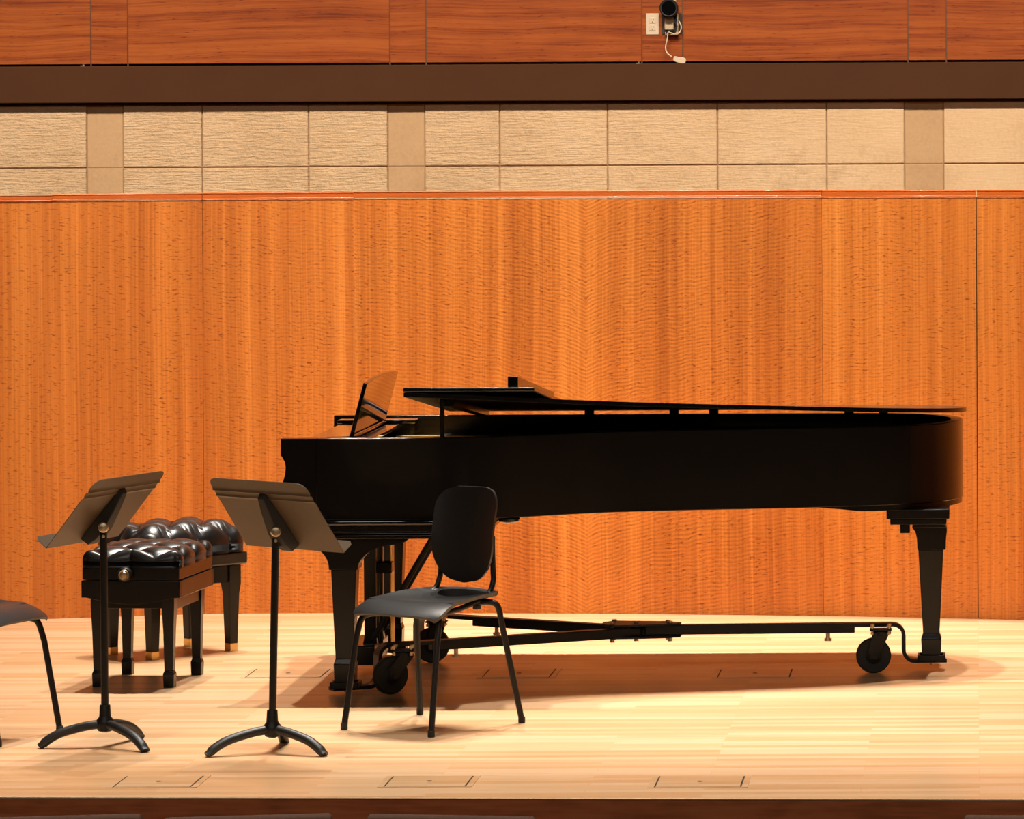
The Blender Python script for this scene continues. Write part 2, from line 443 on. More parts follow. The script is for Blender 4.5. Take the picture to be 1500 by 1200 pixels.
# outlet, open box with adapter, hanging cord, camera
def wall_pt(px, py, dy=0.0): return at(px, py, YW + dy)
a, b = wall_pt(946.5, 51), wall_pt(965.2, 19.5)
o = thing('wall_outlet', ((a.x+b.x)/2, YW, (a.z+b.z)/2), 0, 'ivory duplex wall outlet on the red wood panel beside the black camera', 'outlet')
MB().box(a.x, b.x, YW-.007, YW-.0002, a.z, b.z).build('cover_plate', M['ivory'], o, bevel=.003)
xm, zm = (a.x+b.x)/2, (a.z+b.z)/2
for dz in (.0195, -.0195):
    r = MB().box(xm-.016, xm+.016, YW-.0095, YW-.006, zm+dz-.0165, zm+dz+.0165).build('receptacle', M['ivory'], o, bevel=.0015)
    s_ = MB()
    s_.box(xm-.0085, xm-.0060, YW-.0102, YW-.009, zm+dz-.001, zm+dz+.008)
    s_.box(xm+.0060, xm+.0080, YW-.0102, YW-.009, zm+dz, zm+dz+.007)
    s_.box(xm-.0028, xm+.0028, YW-.0102, YW-.009, zm+dz-.011, zm+dz-.006)
    s_.build('slots', M['slot'], r)
a, b = wall_pt(969.5, 50), wall_pt(999, 20)
o = thing('wall_box', ((a.x+b.x)/2, YW, (a.z+b.z)/2), 0, 'open black square wall box holding a beige adapter under the camera', 'wall box')
MB().box(a.x, b.x, YW-.006, YW-.0002, a.z, b.z).build('black_plate', M['slot'], o, bevel=.0015)
a1, b1 = wall_pt(974.3, 44), wall_pt(987.5, 25)
MB().box(a1.x, b1.x, YW-.045, YW-.006, a1.z, b1.z).build('adapter', M['beige'], o, bevel=.004)
a1, b1 = wall_pt(991.5, 49), wall_pt(994, 20)
MB().box(a1.x, b1.x, YW-.03, YW-.006, a1.z, b1.z).build('side_rail', M['beige'], o, bevel=.002)
a1, b1 = wall_pt(975, 52), wall_pt(994, 47)
MB().box(a1.x, b1.x, YW-.035, YW-.006, a1.z, b1.z).build('lower_rail', M['beige'], o, bevel=.002)
MB().tube(catmull([wall_pt(991, 26, -.05), wall_pt(988.5, 31, -.055), wall_pt(991.5, 38, -.055), wall_pt(988, 43.5, -.055), wall_pt(980, 45, -.055), wall_pt(977, 48, -.045), wall_pt(984, 46, -.05), wall_pt(990, 47, -.045)]), .0042, 8).build('black_cable', M['rubber'], o)
cord = MB().tube(catmull([wall_pt(994, 30, -.035), wall_pt(998, 39, -.045), wall_pt(995, 48, -.045), wall_pt(986, 49.5, -.055), wall_pt(979, 47.5, -.055), wall_pt(977.5, 57, -.05), wall_pt(975, 69, -.05), wall_pt(977, 77, -.06), wall_pt(984, 83.2, -.075)]), .0035, 8).build('power_cord', M['ivory'])
tag(cord, 'ivory cord hanging from the wall box down to the brown ledge', 'cord')
pl = MB()
q = [wall_pt(x, y, -.10) for x, y in ((985.5, 88.3), (987.5, 82), (997, 84), (999.5, 83), (1004.5, 86), (1005, 89), (1003, 93.6), (998, 93.3), (991, 91.5))]
pl.loft([[(p.x, p.y+t, p.z) for p in q] for t in (0, .028)])
pl.build('connector', M['ivory'], cord, bevel=.003)
c = wall_pt(981.3, 12.5)
o = thing('wall_camera', (c.x, YW, c.z), 0, 'round black camera mounted on the red wood wall above the open box', 'camera')
MB().box(c.x-.032, c.x+.036, YW-.02, YW-.0002, c.z+.01, c.z+.09).build('mount', M['beige'], o, bevel=.004)
MB().lathe([(.034, .085), (.046, .075), (.050, .05), (.050, 0), (.045, -.006), (.040, -.004)], (c.x, YW-.10, c.z), 'y', 32).build('housing', M['rubber'], o)
MB().lathe([(.039, 0), (.036, .004), (.030, .012), (.012, .014), (.001, .013)], (c.x, YW-.106, c.z), 'y', 32).build('lens', M['glass'], o)
for (px, py), lab in (((120, 94.5), 'tiny metal clip on the brown ledge at the far left wood panel'), ((934.5, 92.5), 'tiny metal clip on the brown ledge below the wall outlet')):
    p = at(px, py, YS-.085)
    c = MB(); zc = zl1-.004
    c.box(p.x-.012, p.x+.012, YS-.068, YS-.043, zc, zc+.004); c.lathe([(.006, 0), (.007, .008), (.004, .011)], (p.x+.003, YS-.056, zc+.004), 'z', 12)
    tag(c.build('ledge_clip', M['bolt']), lab, 'clip', 'ledge clips')

# ------------------------------------------------------------------ grand piano
ZR, ZB = 1.019, .695
YN, YF = 17.5, 19.0
XF = -2.759
PIANO = thing('grand_piano', (-1.45, 18.25, 0), 0, 'black concert grand piano with music desk up and lid slightly raised on a wheeled dolly', 'piano')
near_tab = [(-2.62, YN), (-2.3, YN), (-2.06, YN+.004), (-1.93, YN+.04), (-1.78, YN+.13), (-1.62, YN+.235), (-1.45, YN+.32), (-1.15, YN+.395), (-.80, YN+.46), (-.50, YN+.535), (-.30, YN+.62), (-.16, YN+.74), (-.085, YN+.89), (-.062, YN+1.05), (-.085, YN+1.21), (-.16, YN+1.36), (-.28, YN+1.455), (-.42, YN+1.495), (-.60, YF), (-1.2, YF), (-2.62, YF)]
outer = [tuple(p)[:2] for p in catmull([(x, y, 0) for x, y in near_tab], 6)]
def inset(poly, d):
    out = []
    for i in range(len(poly)):
        a = Vector(poly[max(i-1, 0)]); b = Vector(poly[min(i+1, len(poly)-1)])
        t = (b-a).normalized(); nrm = Vector((-t.y, t.x))
        out.append((poly[i][0]+nrm.x*d, poly[i][1]+nrm.y*d))
    return out
inner = inset(outer, .05)
rings = []
for (ox, oy), (ix, iy) in zip(outer, inner):
    rings.append([(ox, oy, ZB), (ox, oy, ZR), (ix, iy, ZR), (ix, iy, ZB)])
MB().loft(rings).build('rim', M['lacquer'], PIANO, bevel=.003, ang=50)
prof_px = [(411, 643), (411, 667), (414, 671), (417, 677), (418.3, 684), (417.8, 693), (416, 701), (413.5, 709), (411.5, 718), (411, 730), (413, 745), (420, 758), (432, 763)]
prof = [(at(px, py, YN).x, at(px, py, YN).z) for px, py in prof_px]
prof[0] = (XF, ZR)
prof += [(-2.62, .695), (-2.62, ZR)]
for y0 in (YN, YF-.05):
    MB().prism(prof, 'y', y0, y0+.05).build('arm', M['lacquer'], PIANO)
# keybed with stepped moulding, key blocks, keys, fallboard
kb = MB()
kb.box(-2.655, -1.975, YN-.004, YF+.004, .645, .672)
kb.box(-2.655, -1.975, YN+.002, YF, .637, .645)
kb.box(-2.66, -1.97, YN-.006, YF+.006, .620, .637)
MB().box(-2.66, -1.97, YN-.020, YF+.016, .672, .698).build('keybed_moulding', M['gloss'], PIANO, bevel=.010, seg=4)
kb.build('keybed', M['lacquer'], PIANO, bevel=.005, seg=3)
MB().box(-2.735, -2.60, YN+.05, YN+.13, .695, .90).build('key_block', M['lacquer'], PIANO, bevel=.003)
MB().box(-2.735, -2.60, YF-.13, YF-.05, .695, .945).build('key_block', M['lacquer'], PIANO, bevel=.003)
MB().box(-2.745, -2.72, YN+.05, YF-.05, .695, .745).build('key_slip', M['lacquer'], PIANO, bevel=.003)
wk = (YF-YN-.26)/52
MBk = MB()
for i in range(52): MBk.box(-2.72, -2.57, YN+.13+i*wk+.0005, YN+.13+(i+1)*wk-.0005, .72, .765)
MBk.build('white_keys', M['key_white'], PIANO)
MBk = MB()
for i in range(51):
    if i % 7 in (0, 2, 3, 5, 6): MBk.box(-2.67, -2.57, YN+.13+(i+1)*wk-.005, YN+.13+(i+1)*wk+.005, .765, .778)
MBk.build('black_keys', M['key_black'], PIANO)
fb = MB().prism([(-2.57, .765), (-2.55, .765), (-2.525, .955), (-2.535, .97), (-2.56, .96)], 'y', YN+.055, YF-.055).build('fallboard', M['gloss'], PIANO, bevel=.003)
# gold plate and soundboard
pl_in = [p for p in inset(outer, .056) if p[0] > -2.49]
pl_in = [(-2.49, YN+.056)] + pl_in + [(-2.49, YF-.056)]
MB().prism(pl_in, 'z', .915, .925).build('cast_iron_plate', M['gold'], PIANO)
MB().prism(pl_in, 'z', .76, .775).build('soundboard', M['satin'], PIANO)
ag = MB()
for i in range(3):
    y = YF-.30-.35*i; ag.box(-2.46, -.75-.42*i, y-.015, y+.015, .925, .95)
ag.build('plate_strut', M['gold'], PIANO, bevel=.004)
MB().box(-2.30, -2.20, YN+.06, YF-.06, .925, .94).build('damper_rail', M['rubber'], PIANO, bevel=.003)
st = MB()
for k in range(60):
    y = YN+.12+k*.0213; xe = -1.95 + 1.2*k/60
    st.tube([(-2.19, y, .938), (xe, min(y+.12, YF-.1), .938)], .0008, 5)
st.build('strings', M['brass'], PIANO)
# tail block
tb = [p for p in inset(outer, .004) if p[0] > -.66]
def ramp_z(x):
    q = min(1, max(0, (x+.66)/.22)); return .6945 - .021*q*q*(3-2*q)
MB().loft([[(x, y, ramp_z(x)) for x, y in tb], [(x, y, .696) for x, y in tb]]).build('tail_block', M['lacquer'], PIANO, bevel=.004)
# music desk tray, slides and desk
ZD = .998
x0, x1 = -2.715, -2.385
tray = MB()
tray.box(x0, x1, YF-.27, YF-.085, ZD, ZD+.014)
tray.box(x0, x1, YN+.085, YN+.20, ZD-.02, ZD-.006)
tray.box(-2.69, -2.62, YN+.20, YF-.27, ZD-.012, ZD+.004)
tray.box(-2.49, -2.435, YN+.20, YF-.27, ZD-.012, ZD+.004)
tr_o = tray.build('desk_tray', M['gloss'], PIANO, bevel=.003)
MB().box(x0+.02, x1-.02, YF-.26, YF-.10, ZD-.055, ZD).build('tray_slide', M['satin'], tr_o, bevel=.003)
MB().box(x0+.02, x1-.02, YN+.09, YN+.19, ZD-.06, ZD-.02).build('tray_slide', M['satin'], tr_o, bevel=.003)
# desk: leaning plate with an arched top (local: v across, w up)
yd0, yd1 = 17.76, 18.72
b0 = at(513.5, 641, yd0); t0 = at(533.5, 562, yd0)
xb, zb_ = b0.x, ZD-.002
xt = t0.x + .004; lean = Vector((xt-xb, 0, t0.z-zb_))
hl = lean.length; ln = lean.normalized(); nm = Vector((ln.z, 0, -ln.x))
ys = [yd0 + (yd1-yd0)*i/24 for i in range(25)]
def top_h(y):
    u = (y-yd0)/(yd1-yd0)
    return hl*(1.0 + .075*math.sin(PI*min(max(u, 0), 1))**.85)
ptsd = [(yd0, 0), (yd1, 0)] + [(y, top_h(y)) for y in ys[::-1]]
def dk(y, h, off): 
    p = Vector((xb, y, zb_)) + ln*h + nm*off
    return tuple(p)
dm = MB().loft([[dk(y, h, -.008) for y, h in ptsd], [dk(y, h, .008) for y, h in ptsd]])
desk = dm.build('music_desk', M['gloss'], PIANO, bevel=.003)
MB().prism([(xb-.10, zb_-.004), (xb+.02, zb_-.004), (xb+.02, zb_+.014), (xb-.10, zb_+.010)], 'y', yd0+.02, yd1-.02).build('ledge', M['gloss'], desk, bevel=.003)
# lid: twisted slab hinged on the spine, flap folded back on it
def slope(X): return .100 - .027*(X+2.27)
ZH = 1.032
lid_out = inset(outer, -.016)
xs = [-2.27] + [-2.27 + (2.215)*i/70 for i in range(1, 70)]
def y_at(X, near=True):
    best = None
    for (ax, ay), (bx, by) in zip(lid_out, lid_out[1:]):
        if (ax-X)*(bx-X) <= 0 and abs(bx-ax) > 1e-9:
            y = ay + (by-ay)*(X-ax)/(bx-ax)
            if best is None or (y < best if near else y > best): best = y
    return best
xmax = max(p[0] for p in lid_out) - .0006
xs = [-2.27 + (xmax+2.27)*math.sin(PI/2*i/60) for i in range(61)]
LT = .017
def lidz(X, y): return ZH + slope(X)*(YF - y)
rows_t, rows_b = [], []
NV = 10
for X in xs:
    a, b = y_at(X, True), y_at(X, False)
    rows_b.append([(X, a+(b-a)*j/NV, lidz(X, a+(b-a)*j/NV)) for j in range(NV+1)])
rings = []
for r in rows_b:
    rings.append(r + [(x, y, z+LT) for x, y, z in r[::-1]])
lid = MB().loft(rings).build('lid', [M['lacquer'], M['under']], PIANO, bevel=.0045, seg=3, ang=50)
for p in lid.data.polygons:
    if p.normal.z < -.8: p.material_index = 1
fx0, fx1 = -2.272, -1.752
def flz(y): return ZH + .100*(YF-y) + LT + .0015
fl = MB().loft([[(fx0, y, flz(y)), (fx1, y, flz(y)), (fx1, y, flz(y)+LT), (fx0, y, flz(y)+LT)] for y in (YN-.018, YF+.012)])
flap = fl.build('lid_flap', M['lacquer'], lid, bevel=.0045, seg=3)
for i in range(3):
    y = YN+.2+.55*i; z = flz(y)
    MB().tube([(fx0-.003, y, z-.001), (fx0-.003, y+.12, flz(y+.12)-.001)], .004, 10).build('flap_hinge', M['brass'], lid)
MB().loft([[(-2.125, y, lidz(-2.1, y)-.026), (-2.085, y, lidz(-2.1, y)-.026), (-2.085, y, lidz(-2.1, y)+.002), (-2.125, y, lidz(-2.1, y)+.002)] for y in (YN+.12, YF-.12)]).build('lid_batten', M['satin'], lid, bevel=.002)
for px in (864, 988, 1046, 1244, 1294):
    X = at(px, 606, YF-.02).x
    MB().box(X-.020, X+.020, YF-.05, YF+.004, ZR-.001, lidz(X, YF-.02)+.003).build('hinge', M['gloss'], PIANO, bevel=.002)
sx_, sy_ = at(648, 640, YN+.03).x, YN+.03
stick = MB().box(sx_-.0085, sx_+.0085, sy_-.008, sy_+.008, .93, lidz(sx_, sy_)).build('lid_prop', M['satin'], PIANO, bevel=.003)
MB().tube([(sx_-.012, sy_, lidz(sx_, sy_)-.012), (sx_-.012, sy_, lidz(sx_, sy_)-.001)], .005, 8).build('prop_cup', M['brass'], stick)
# bar lying across the folded flap
bx0, bx1 = at(745, 560, YN+.05).x, at(760, 560, YN+.05).x
br_ = MB().loft([[(bx0, y, flz(y)+LT+.0005), (bx1, y, flz(y)+LT+.0005), (bx1, y, flz(y)+LT+.045), (bx0, y, flz(y)+LT+.045)] for y in (YN+.02, YF+.0)])
tag(br_.build('wooden_bar', M['lacquer'], bevel=.0015), 'long black lacquered bar lying across the folded piano lid flap', 'bar')

# legs
def square_leg(cx, cy, secs, name='leg'):
    mm = MB()
    mm.loft([[(cx+sx*h, cy+sy*h, z) for sx, sy in ((-1,-1),(1,-1),(1,1),(-1,1))] for z, h in secs])
    return mm
LEG = [(.034, .040), (.120, .0425), (.140, .0355), (.495, .0500)]
def front_leg(cx, cy):
    o = square_leg(cx, cy, LEG).build('leg', M['satin'], PIANO, bevel=.0025, ang=20)
    arc = []
    for k in range(9):
        t = k/8*PI/2
        arc.append((.058 + .165*(1-math.cos(t)), .500 + .095*math.sin(t)))
    right = [(.058, .495)] + arc + [(.250, .608), (.262, .620)]
    arcl = [(-x*.62-.022, z) for x, z in right]
    poly = [(cx+x, z) for x, z in right] + [(cx+x, z) for x, z in arcl[::-1]]
    MB().prism(poly, 'y', cy-.055, cy+.055).build('corbel', M['satin'], o, bevel=.003)
    return o
NLX, NLY, FLX, FLY = -2.518, 17.585, -2.495, 18.85
front_leg(NLX, NLY); front_leg(FLX, FLY)
TLX, TLY = -.195, 18.27
tl = square_leg(TLX, TLY, [(.052, .039), (.132, .042), (.152, .034), (.50, .0515)]).build('leg', M['satin'], PIANO, bevel=.0025, ang=20)
c = MB()
cprof = [(-.055, .500), (-.056, .52), (-.058, .55), (-.064, .575), (-.078, .594), (.066, .594), (.067, .575), (.064, .555), (.062, .53), (.062, .50)]
c.prism([(TLX+x, z) for x, z in cprof], 'y', TLY-.06, TLY+.06)
c.box(TLX-.075, TLX+.062, TLY-.09, TLY+.09, .594, .612)
c.box(TLX-.165, TLX+.066, TLY-.15, TLY+.13, .612, .636)
c.box(TLX-.18, TLX+.078, TLY-.16, TLY+.14, .636, .676)
c.build('corbel', M['satin'], tl, bevel=.003)
MB().box(TLX-.125, TLX-.085, TLY-.12, TLY-.06, .575, .612).build('wedge', M['satin'], tl, bevel=.002)
# underside beams, pedal lyre
ub = MB()
for a_, b_ in (((-1.98, 17.80), (-.55, 18.35)), ((-1.98, 18.35), (-.55, 18.35)), ((-1.98, 18.85), (-.6, 18.55))):
    ub.tube([(a_[0], a_[1], .735), (b_[0], b_[1], .735)], .05, flat=(.05, .035))
ub.build('underside_beam', M['satin'], PIANO)
kn = MB().lathe([(.022, 0), (.040, .006), (.045, .016), (.04, .022)], (at(745, 765, YN+.1).x, YN+.12, .672), 'z', 20)
kn.build('leg_lock', M['satin'], PIANO)
LX, LY = -2.495, 18.25
ly = MB()
for dy in (-.10, .10):
    ly.loft([[(LX+sx*h, LY+dy+sy*h*.9, z) for sx, sy in ((-1,-1),(1,-1),(1,1),(-1,1))] for z, h in ((.13, .030), (.17, .024), (.58, .026), (.62, .034))])
ly.box(LX-.09, LX+.09, LY-.17, LY+.17, .60, .621)
lyre = ly.build('pedal_lyre', M['satin'], PIANO, bevel=.003)
MB().box(LX-.085, LX+.03, LY-.21, LY+.21, .055, .135).build('pedal_box', M['satin'], lyre, bevel=.006)
for dy in (-.09, 0, .09):
    MB().tube(catmull([(LX-.05, LY+dy, .085), (LX-.08, LY+dy, .085), (LX-.105, LY+dy, .078), (LX-.118, LY+dy, .066)], 4), .01, flat=(.014, .005)).build('pedal', M['brass'], lyre, bevel=.003)
    MB().tube([(LX+.075+.005*dy, LY+dy*.4, .10), (LX+.075, LY+dy*.4, .63)], .004, 8).build('pedal_rod', M['brass'], lyre)
MB().tube([(LX+.032, LY-.03, .10), (LX+.032, LY-.03, .62)], .009, 10).build('iron_rod', M['steel'], lyre)
MB().box(LX+.02, LX+.085, LY-.09, LY-.02, .42, .465).build('rod_clamp', M['satin'], lyre, bevel=.004)
for dy in (-.12, .12):
    MB().tube([(LX+.01, LY+dy, .15), (LX+.335, LY+dy, .70)], .012, 10).build('lyre_brace', M['steel'], lyre)

# ------------------------------------------------------------------ piano dolly
DC = Vector((-1.39, 18.2, 0))
DOL = thing('piano_dolly', DC, 0, 'black steel three-armed dolly on casters carrying the piano legs', 'dolly')
ZA = .178
def arm(name_dir, leg, gx, plate_z, caster, up=.0, tube_end=.8, zarm=ZA):
    """arm from centre to under a leg; gx = distance from the leg where the bar drops"""
    L = Vector((leg[0], leg[1], 0)); d = (L-DC); dist = d.length; d.normalize()
    s = Vector((-d.y, d.x, 0))
    def pt(t, z): q = DC + d*t; return Vector((q.x, q.y, z))
    te = dist*tube_end
    t_ = MB().tube([pt(-.03, zarm), pt(te, zarm)], .02, flat=(.024, .020)).build('arm', M['steel'], DOL, bevel=.003)
    # sliding bar, gooseneck and foot plate
    g = dist-gx; r = .045
    path = [pt(te-.12, zarm+.012), pt(g-r, zarm+.012)]
    for k in range(1, 6):
        t = k/6*PI/2; path.append(pt(g-r+r*math.sin(t), zarm+.012-r+r*math.cos(t)))
    path.append(pt(g, zarm+.012-r))
    zl = plate_z
    path.append(pt(g, zl+r))
    for k in range(1, 6):
        t = k/6*PI/2; path.append(pt(g+r-r*math.cos(t), zl+r-r*math.sin(t)))
    path += [pt(g+r, zl), pt(dist+.062, zl)]
    rings = []
    for i, p in enumerate(path):
        tan = (path[min(i+1, len(path)-1)]-path[max(i-1, 0)]).normalized()
        u = s.cross(tan).normalized()
        rings.append([p + s*a*.03 + u*b*.0075 for a, b in ((-1,-1),(1,-1),(1,1),(-1,1))])
    bar = MB().loft(rings).build('sliding_bar', M['steel'], t_, bevel=.0015, ang=50)
    p = pt(dist, zl)
    MB().lathe([(.006, -.012), (.006, -.005), (.009, -.005), (.009, 0)], p - Vector((0,0,.006)), 'z', 10).build('bolt', M['bolt'], bar)
    # cup round the leg foot
    cu = MB()
    for a, b in ((-1, 0), (1, 0), (0, -1), (0, 1)):
        q = p + Vector((a*.052, b*.052, 0))
        hx, hy = (.005, .05) if a else (.05, .005)
        cu.box(q.x-hx, q.x+hx, q.y-hy, q.y+hy, zl+.003, zl+.026)
    cu.box(p.x-.05, p.x+.05, p.y-.05, p.y+.05, zl+.002, plate_z+.0125 if plate_z > .03 else zl+.012)
    cu.build('foot_cup', M['steel'], bar, bevel=.002)
    # clamp screw under the tube
    q = pt(te-.11, 0)
    MB().lathe([(.016, -.054), (.016, -.044), (.009, -.044), (.009, -.02)], Vector((q.x, q.y, zarm)), 'z', 10).build('clamp_screw', M['bolt'], t_)
    return t_, pt, dist
def caster(x, y, heading, parent_z, r=.073, off=.03):
    """swivel caster: heading = direction the axle points"""
    ax = Vector((math.cos(heading), math.sin(heading), 0)); tr_ = Vector((-ax.y, ax.x, 0))
    c = Vector((x, y, r))
    o = MB().lathe([(r*.55, -.016), (r*.93, -.018), (r, -.010), (r, .010), (r*.93, .018), (r*.55, .016)], c, ax, 40).build('caster_wheel', M['rubber'], DOL)
    h = MB().lathe([(.012, -.024), (r*.40, -.019), (r*.55, -.013), (r*.55, .013), (r*.40, .019), (.012, .024)], c, ax, 28).build('wheel_hub', M['steel'], o)
    f = MB()
    top = parent_z - .012
    sw = c + tr_*off
    for s in (-1, 1):
        a0 = c + ax*s*.027
        def q(u, z): v = a0 + tr_*u; return (v.x, v.y, z)
        poly = [(-.016, r-.014), (.016, r-.014), (off+.03, top-.012), (off+.03, top), (off-.03, top), (-.022, r+.03)]
        f.loft([[tuple(Vector(q(u, z)) + ax*s*t) for u, z in poly] for t in (-.003, .003)])
    f.lathe([(.034, top-.012), (.034, top+.004), (.028, top+.010)], (sw.x, sw.y, 0), 'z', 20)
    f.build('caster_fork', M['steel'], o, bevel=.0015)
    MB().lathe([(.009, -.034), (.009, .034)], c, ax, 10).build('axle_bolt', M['steel'], o)
    pb = MB()
    pb.box(sw.x-.045, sw.x+.045, sw.y-.035, sw.y+.035, top+.009, top+.016)
    pl_ = pb.build('top_plate', M['steel'], o, bevel=.002)
    for sx in (-1, 1):
        for sy in (-1, 1):
            MB().lathe([(.0075, -.018), (.0075, -.010), (.004, -.010), (.004, .012), (.009, .012), (.009, .020)], (sw.x+sx*.034, sw.y+sy*.025, top+.012), 'z', 8).build('bolt', M['bolt'], pl_)
    return o
arm('near', (NLX, NLY), .135, .021, None, tube_end=.72, zarm=.170)
arm('far', (FLX, FLY), .135, .021, None, tube_end=.66, zarm=.172)
arm('tail', (TLX, TLY), .115, .039, None, tube_end=.735)
caster(-2.335, 17.545, math.radians(-52), .170, .075, .06)
caster(-2.300, 18.60, math.radians(-75), .172, .074, .02)
caster(-.432, 18.17, math.radians(-88), ZA, .072, .03)
cp = MB()
q = [(-.16, -.03), (-.11, -.085), (.10, -.055), (.165, -.02), (.165, .03), (.10, .07), (-.11, .10), (-.16, .05)]
cp.prism([(DC.x+a, DC.y+b) for a, b in q], 'z', ZA+.020, ZA+.028)
cp.prism([(DC.x+a, DC.y+b) for a, b in q], 'z', ZA-.030, ZA-.022)
cpo = cp.build('centre_plate', M['steel'], DOL, bevel=.002)
for a, b in ((-.115, -.045), (-.115, .06), (-.02, .0), (.12, -.01), (.11, .03)):
    MB().lathe([(.010, -.046), (.010, -.034), (.006, -.034), (.006, .028), (.011, .028), (.011, .037)], (DC.x+a, DC.y+b, ZA), 'z', 8).build('bolt', M['bolt'], cpo)

# ------------------------------------------------------------------ benches
def cushion(hx, hy, z0, z1, rad, a, b, puff, name, parent, n=(90, 120)):
    e = .86; rows = []
    nx, ny = n
    def f(s, t):
        cs, ct = max(-e, min(e, s)), max(-e, min(e, t))
        ox, oy = (s-cs)/(1-e), (t-ct)/(1-e)
        L = min(1.0, max(abs(ox), abs(oy))); dl = math.hypot(ox, oy)
        dx, dy = (ox/dl, oy/dl) if dl > 1e-6 else (0, 0)
        th = L*PI/2*1.12
        x = (hx-rad)*cs/e + rad*math.sin(th)*dx
        y = (hy-rad)*ct/e + rad*math.sin(th)*dy
        z = z1 - rad*(1-math.cos(th))
        u, v = x/a + y/b, x/a - y/b
        p = abs(math.sin(PI*u)*math.sin(PI*v))
        pf = p**.42
        # straight pleats run out over the edge from the last row of buttons
        z += puff*(pf-.62)*max(0, math.cos(th)) 
        if L > 0:
            c = abs(math.sin(PI*(y/b if abs(ox) > abs(oy) else x/a)))**.4
            k = .015*(c-.75)*math.sin(min(th, PI/2))
            x += k*dx; y += k*dy
        z += .012*(1-(x/hx)**2)*(1-(y/hy)**2)
        return (x, y, z)
    for i in range(ny+1):
        rows.append([f(-1+2*j/nx, -1+2*i/ny) for j in range(nx+1)])
    mm = MB().grid(rows)
    # skirt down to the frame
    per = rows[0] + [r[-1] for r in rows[1:]] + rows[-1][::-1][1:] + [r[0] for r in rows[::-1][1:-1]]
    mm.loft([per, [(x, y, z0) for x, y, z in per]], caps=True)
    o = mm.build(name, M['leather'], parent, local=True, ang=70, weld=True)
    # buttons
    K = int(max(hx/a, hy/b))*2+4
    for i in range(-K, K+1):
        for j in range(-K, K+1):
            x, y = a*(i+j)/2, b*(i-j)/2
            if abs(x) < hx-rad*.9 and abs(y) < hy-rad*.9:
                z = z1 - puff*.62 + .012*(1-(x/hx)**2)*(1-(y/hy)**2)
                MB().lathe([(.012, -.004), (.011, .002), (.007, .005), (.001, .006)], (x, y, z), 'z', 12).build('button', M['leather'], o, local=True)
    return o
def bench_leg(x, y, zt, secs, parent, brass=0.0):
    mm = MB()
    mm.loft([[(x+sx*h, y+sy*h, z) for sx, sy in ((-1,-1),(1,-1),(1,1),(-1,1))] for z, h in secs])
    o = mm.build('leg', M['satin'], parent, bevel=.002, local=True, ang=20)
    if brass:
        h = secs[0][1]+.0012
        MB().box(x-h, x+h, y-h, y+h, 0, brass).build('brass_cap', M['brass'], o, bevel=.001, local=True)
    return o
B1 = thing('piano_bench', (-3.384, 18.02, 0), math.radians(-5.2), 'nearer black tufted leather piano bench with round brass end knob and square feet', 'bench', 'piano benches')
WM[B1.name] = Matrix()
hx, hy = .199, .255
cushion(hx+.004, hy+.004, .484, .549, .036, .20, .17, .027, 'cushion', B1)
f = MB()
f.box(-hx, hx, -hy, hy, .436, .484)
f.build('upper_frame', M['satin'], B1, bevel=.003, local=True)
f = MB()
hx += .0035; hy += .0035
curve = [(-hx, .433), (-hx, .364)] + [(-hx+.02+(2*hx-.04)*k/16, .364-.027*math.sin(PI*k/16)) for k in range(17)] + [(hx, .364), (hx, .433)]
for y in (-hy, hy-.018): f.prism(curve, 'y', y, y+.018)
f.box(-hx, -hx+.018, -hy+.018, hy-.018, .364, .433); f.box(hx-.018, hx, -hy+.018, hy-.018, .364, .433)
f.build('lower_apron', M['satin'], B1, bevel=.003, local=True)
hx -= .0035; hy -= .0035
f = MB(); f.box(-.155, .155, -.225, -.21, .318, .39); f.box(-.155, .155, .21, .225, .318, .39)
f.box(-.165, -.15, -.21, .21, .310, .39); f.box(.15, .165, -.21, .21, .310, .39)
f.build('leg_frame', M['satin'], B1, bevel=.002, local=True)
for sx in (-1, 1):
    for sy in (-1, 1):
        bench_leg(sx*.146, sy*.208, .4, [(0, .021), (.055, .0225), (.068, .0175), (.22, .021), (.33, .026), (.41, .026)], B1)
knb = MB().lathe([(.014, .03), (.014, .012), (.026, .010), (.031, 0), (.031, -.012), (.027, -.020), (.020, -.022)], (-.018, -hy-.012, .459), 'y', 28).build('adjusting_knob', M['steel'], B1, local=True)
MB().lathe([(.022, 0), (.020, -.003), (.016, -.002), (.013, -.008), (.001, -.010)], (-.018, -hy-.034, .459), 'y', 24).build('knob_face', M['old_brass'], knb, local=True)

ang2 = math.radians(48-90)
B2 = thing('piano_bench', (-3.469, 19.0, 0), ang2, 'black tufted leather piano bench behind, by the wall, with brass-capped feet', 'bench', 'piano benches')
WM[B2.name] = Matrix()
hx2, hy2 = .176, .262
cushion(hx2+.018, hy2+.018, .430, .552, .085, .19, .17, .032, 'cushion', B2)
MB().box(-hx2-.008, hx2+.008, -hy2-.008, hy2+.008, .374, .428).build('leather_band', M['leather'], B2, bevel=.008, seg=3, local=True)
f = MB(); f.box(-.16, .16, -.235, -.215, .30, .372); f.box(-.16, .16, .215, .235, .30, .372)
f.box(-.165, -.145, -.215, .215, .30, .372); f.box(.145, .165, -.215, .215, .30, .372)
f.build('leg_frame', M['satin'], B2, bevel=.002, local=True)
for sx in (-1, 1):
    for sy in (-1, 1):
        bench_leg(sx*.142, sy*.21, .37, [(0.0, .019), (.25, .026), (.29, .031), (.372, .031)], B2, .034)

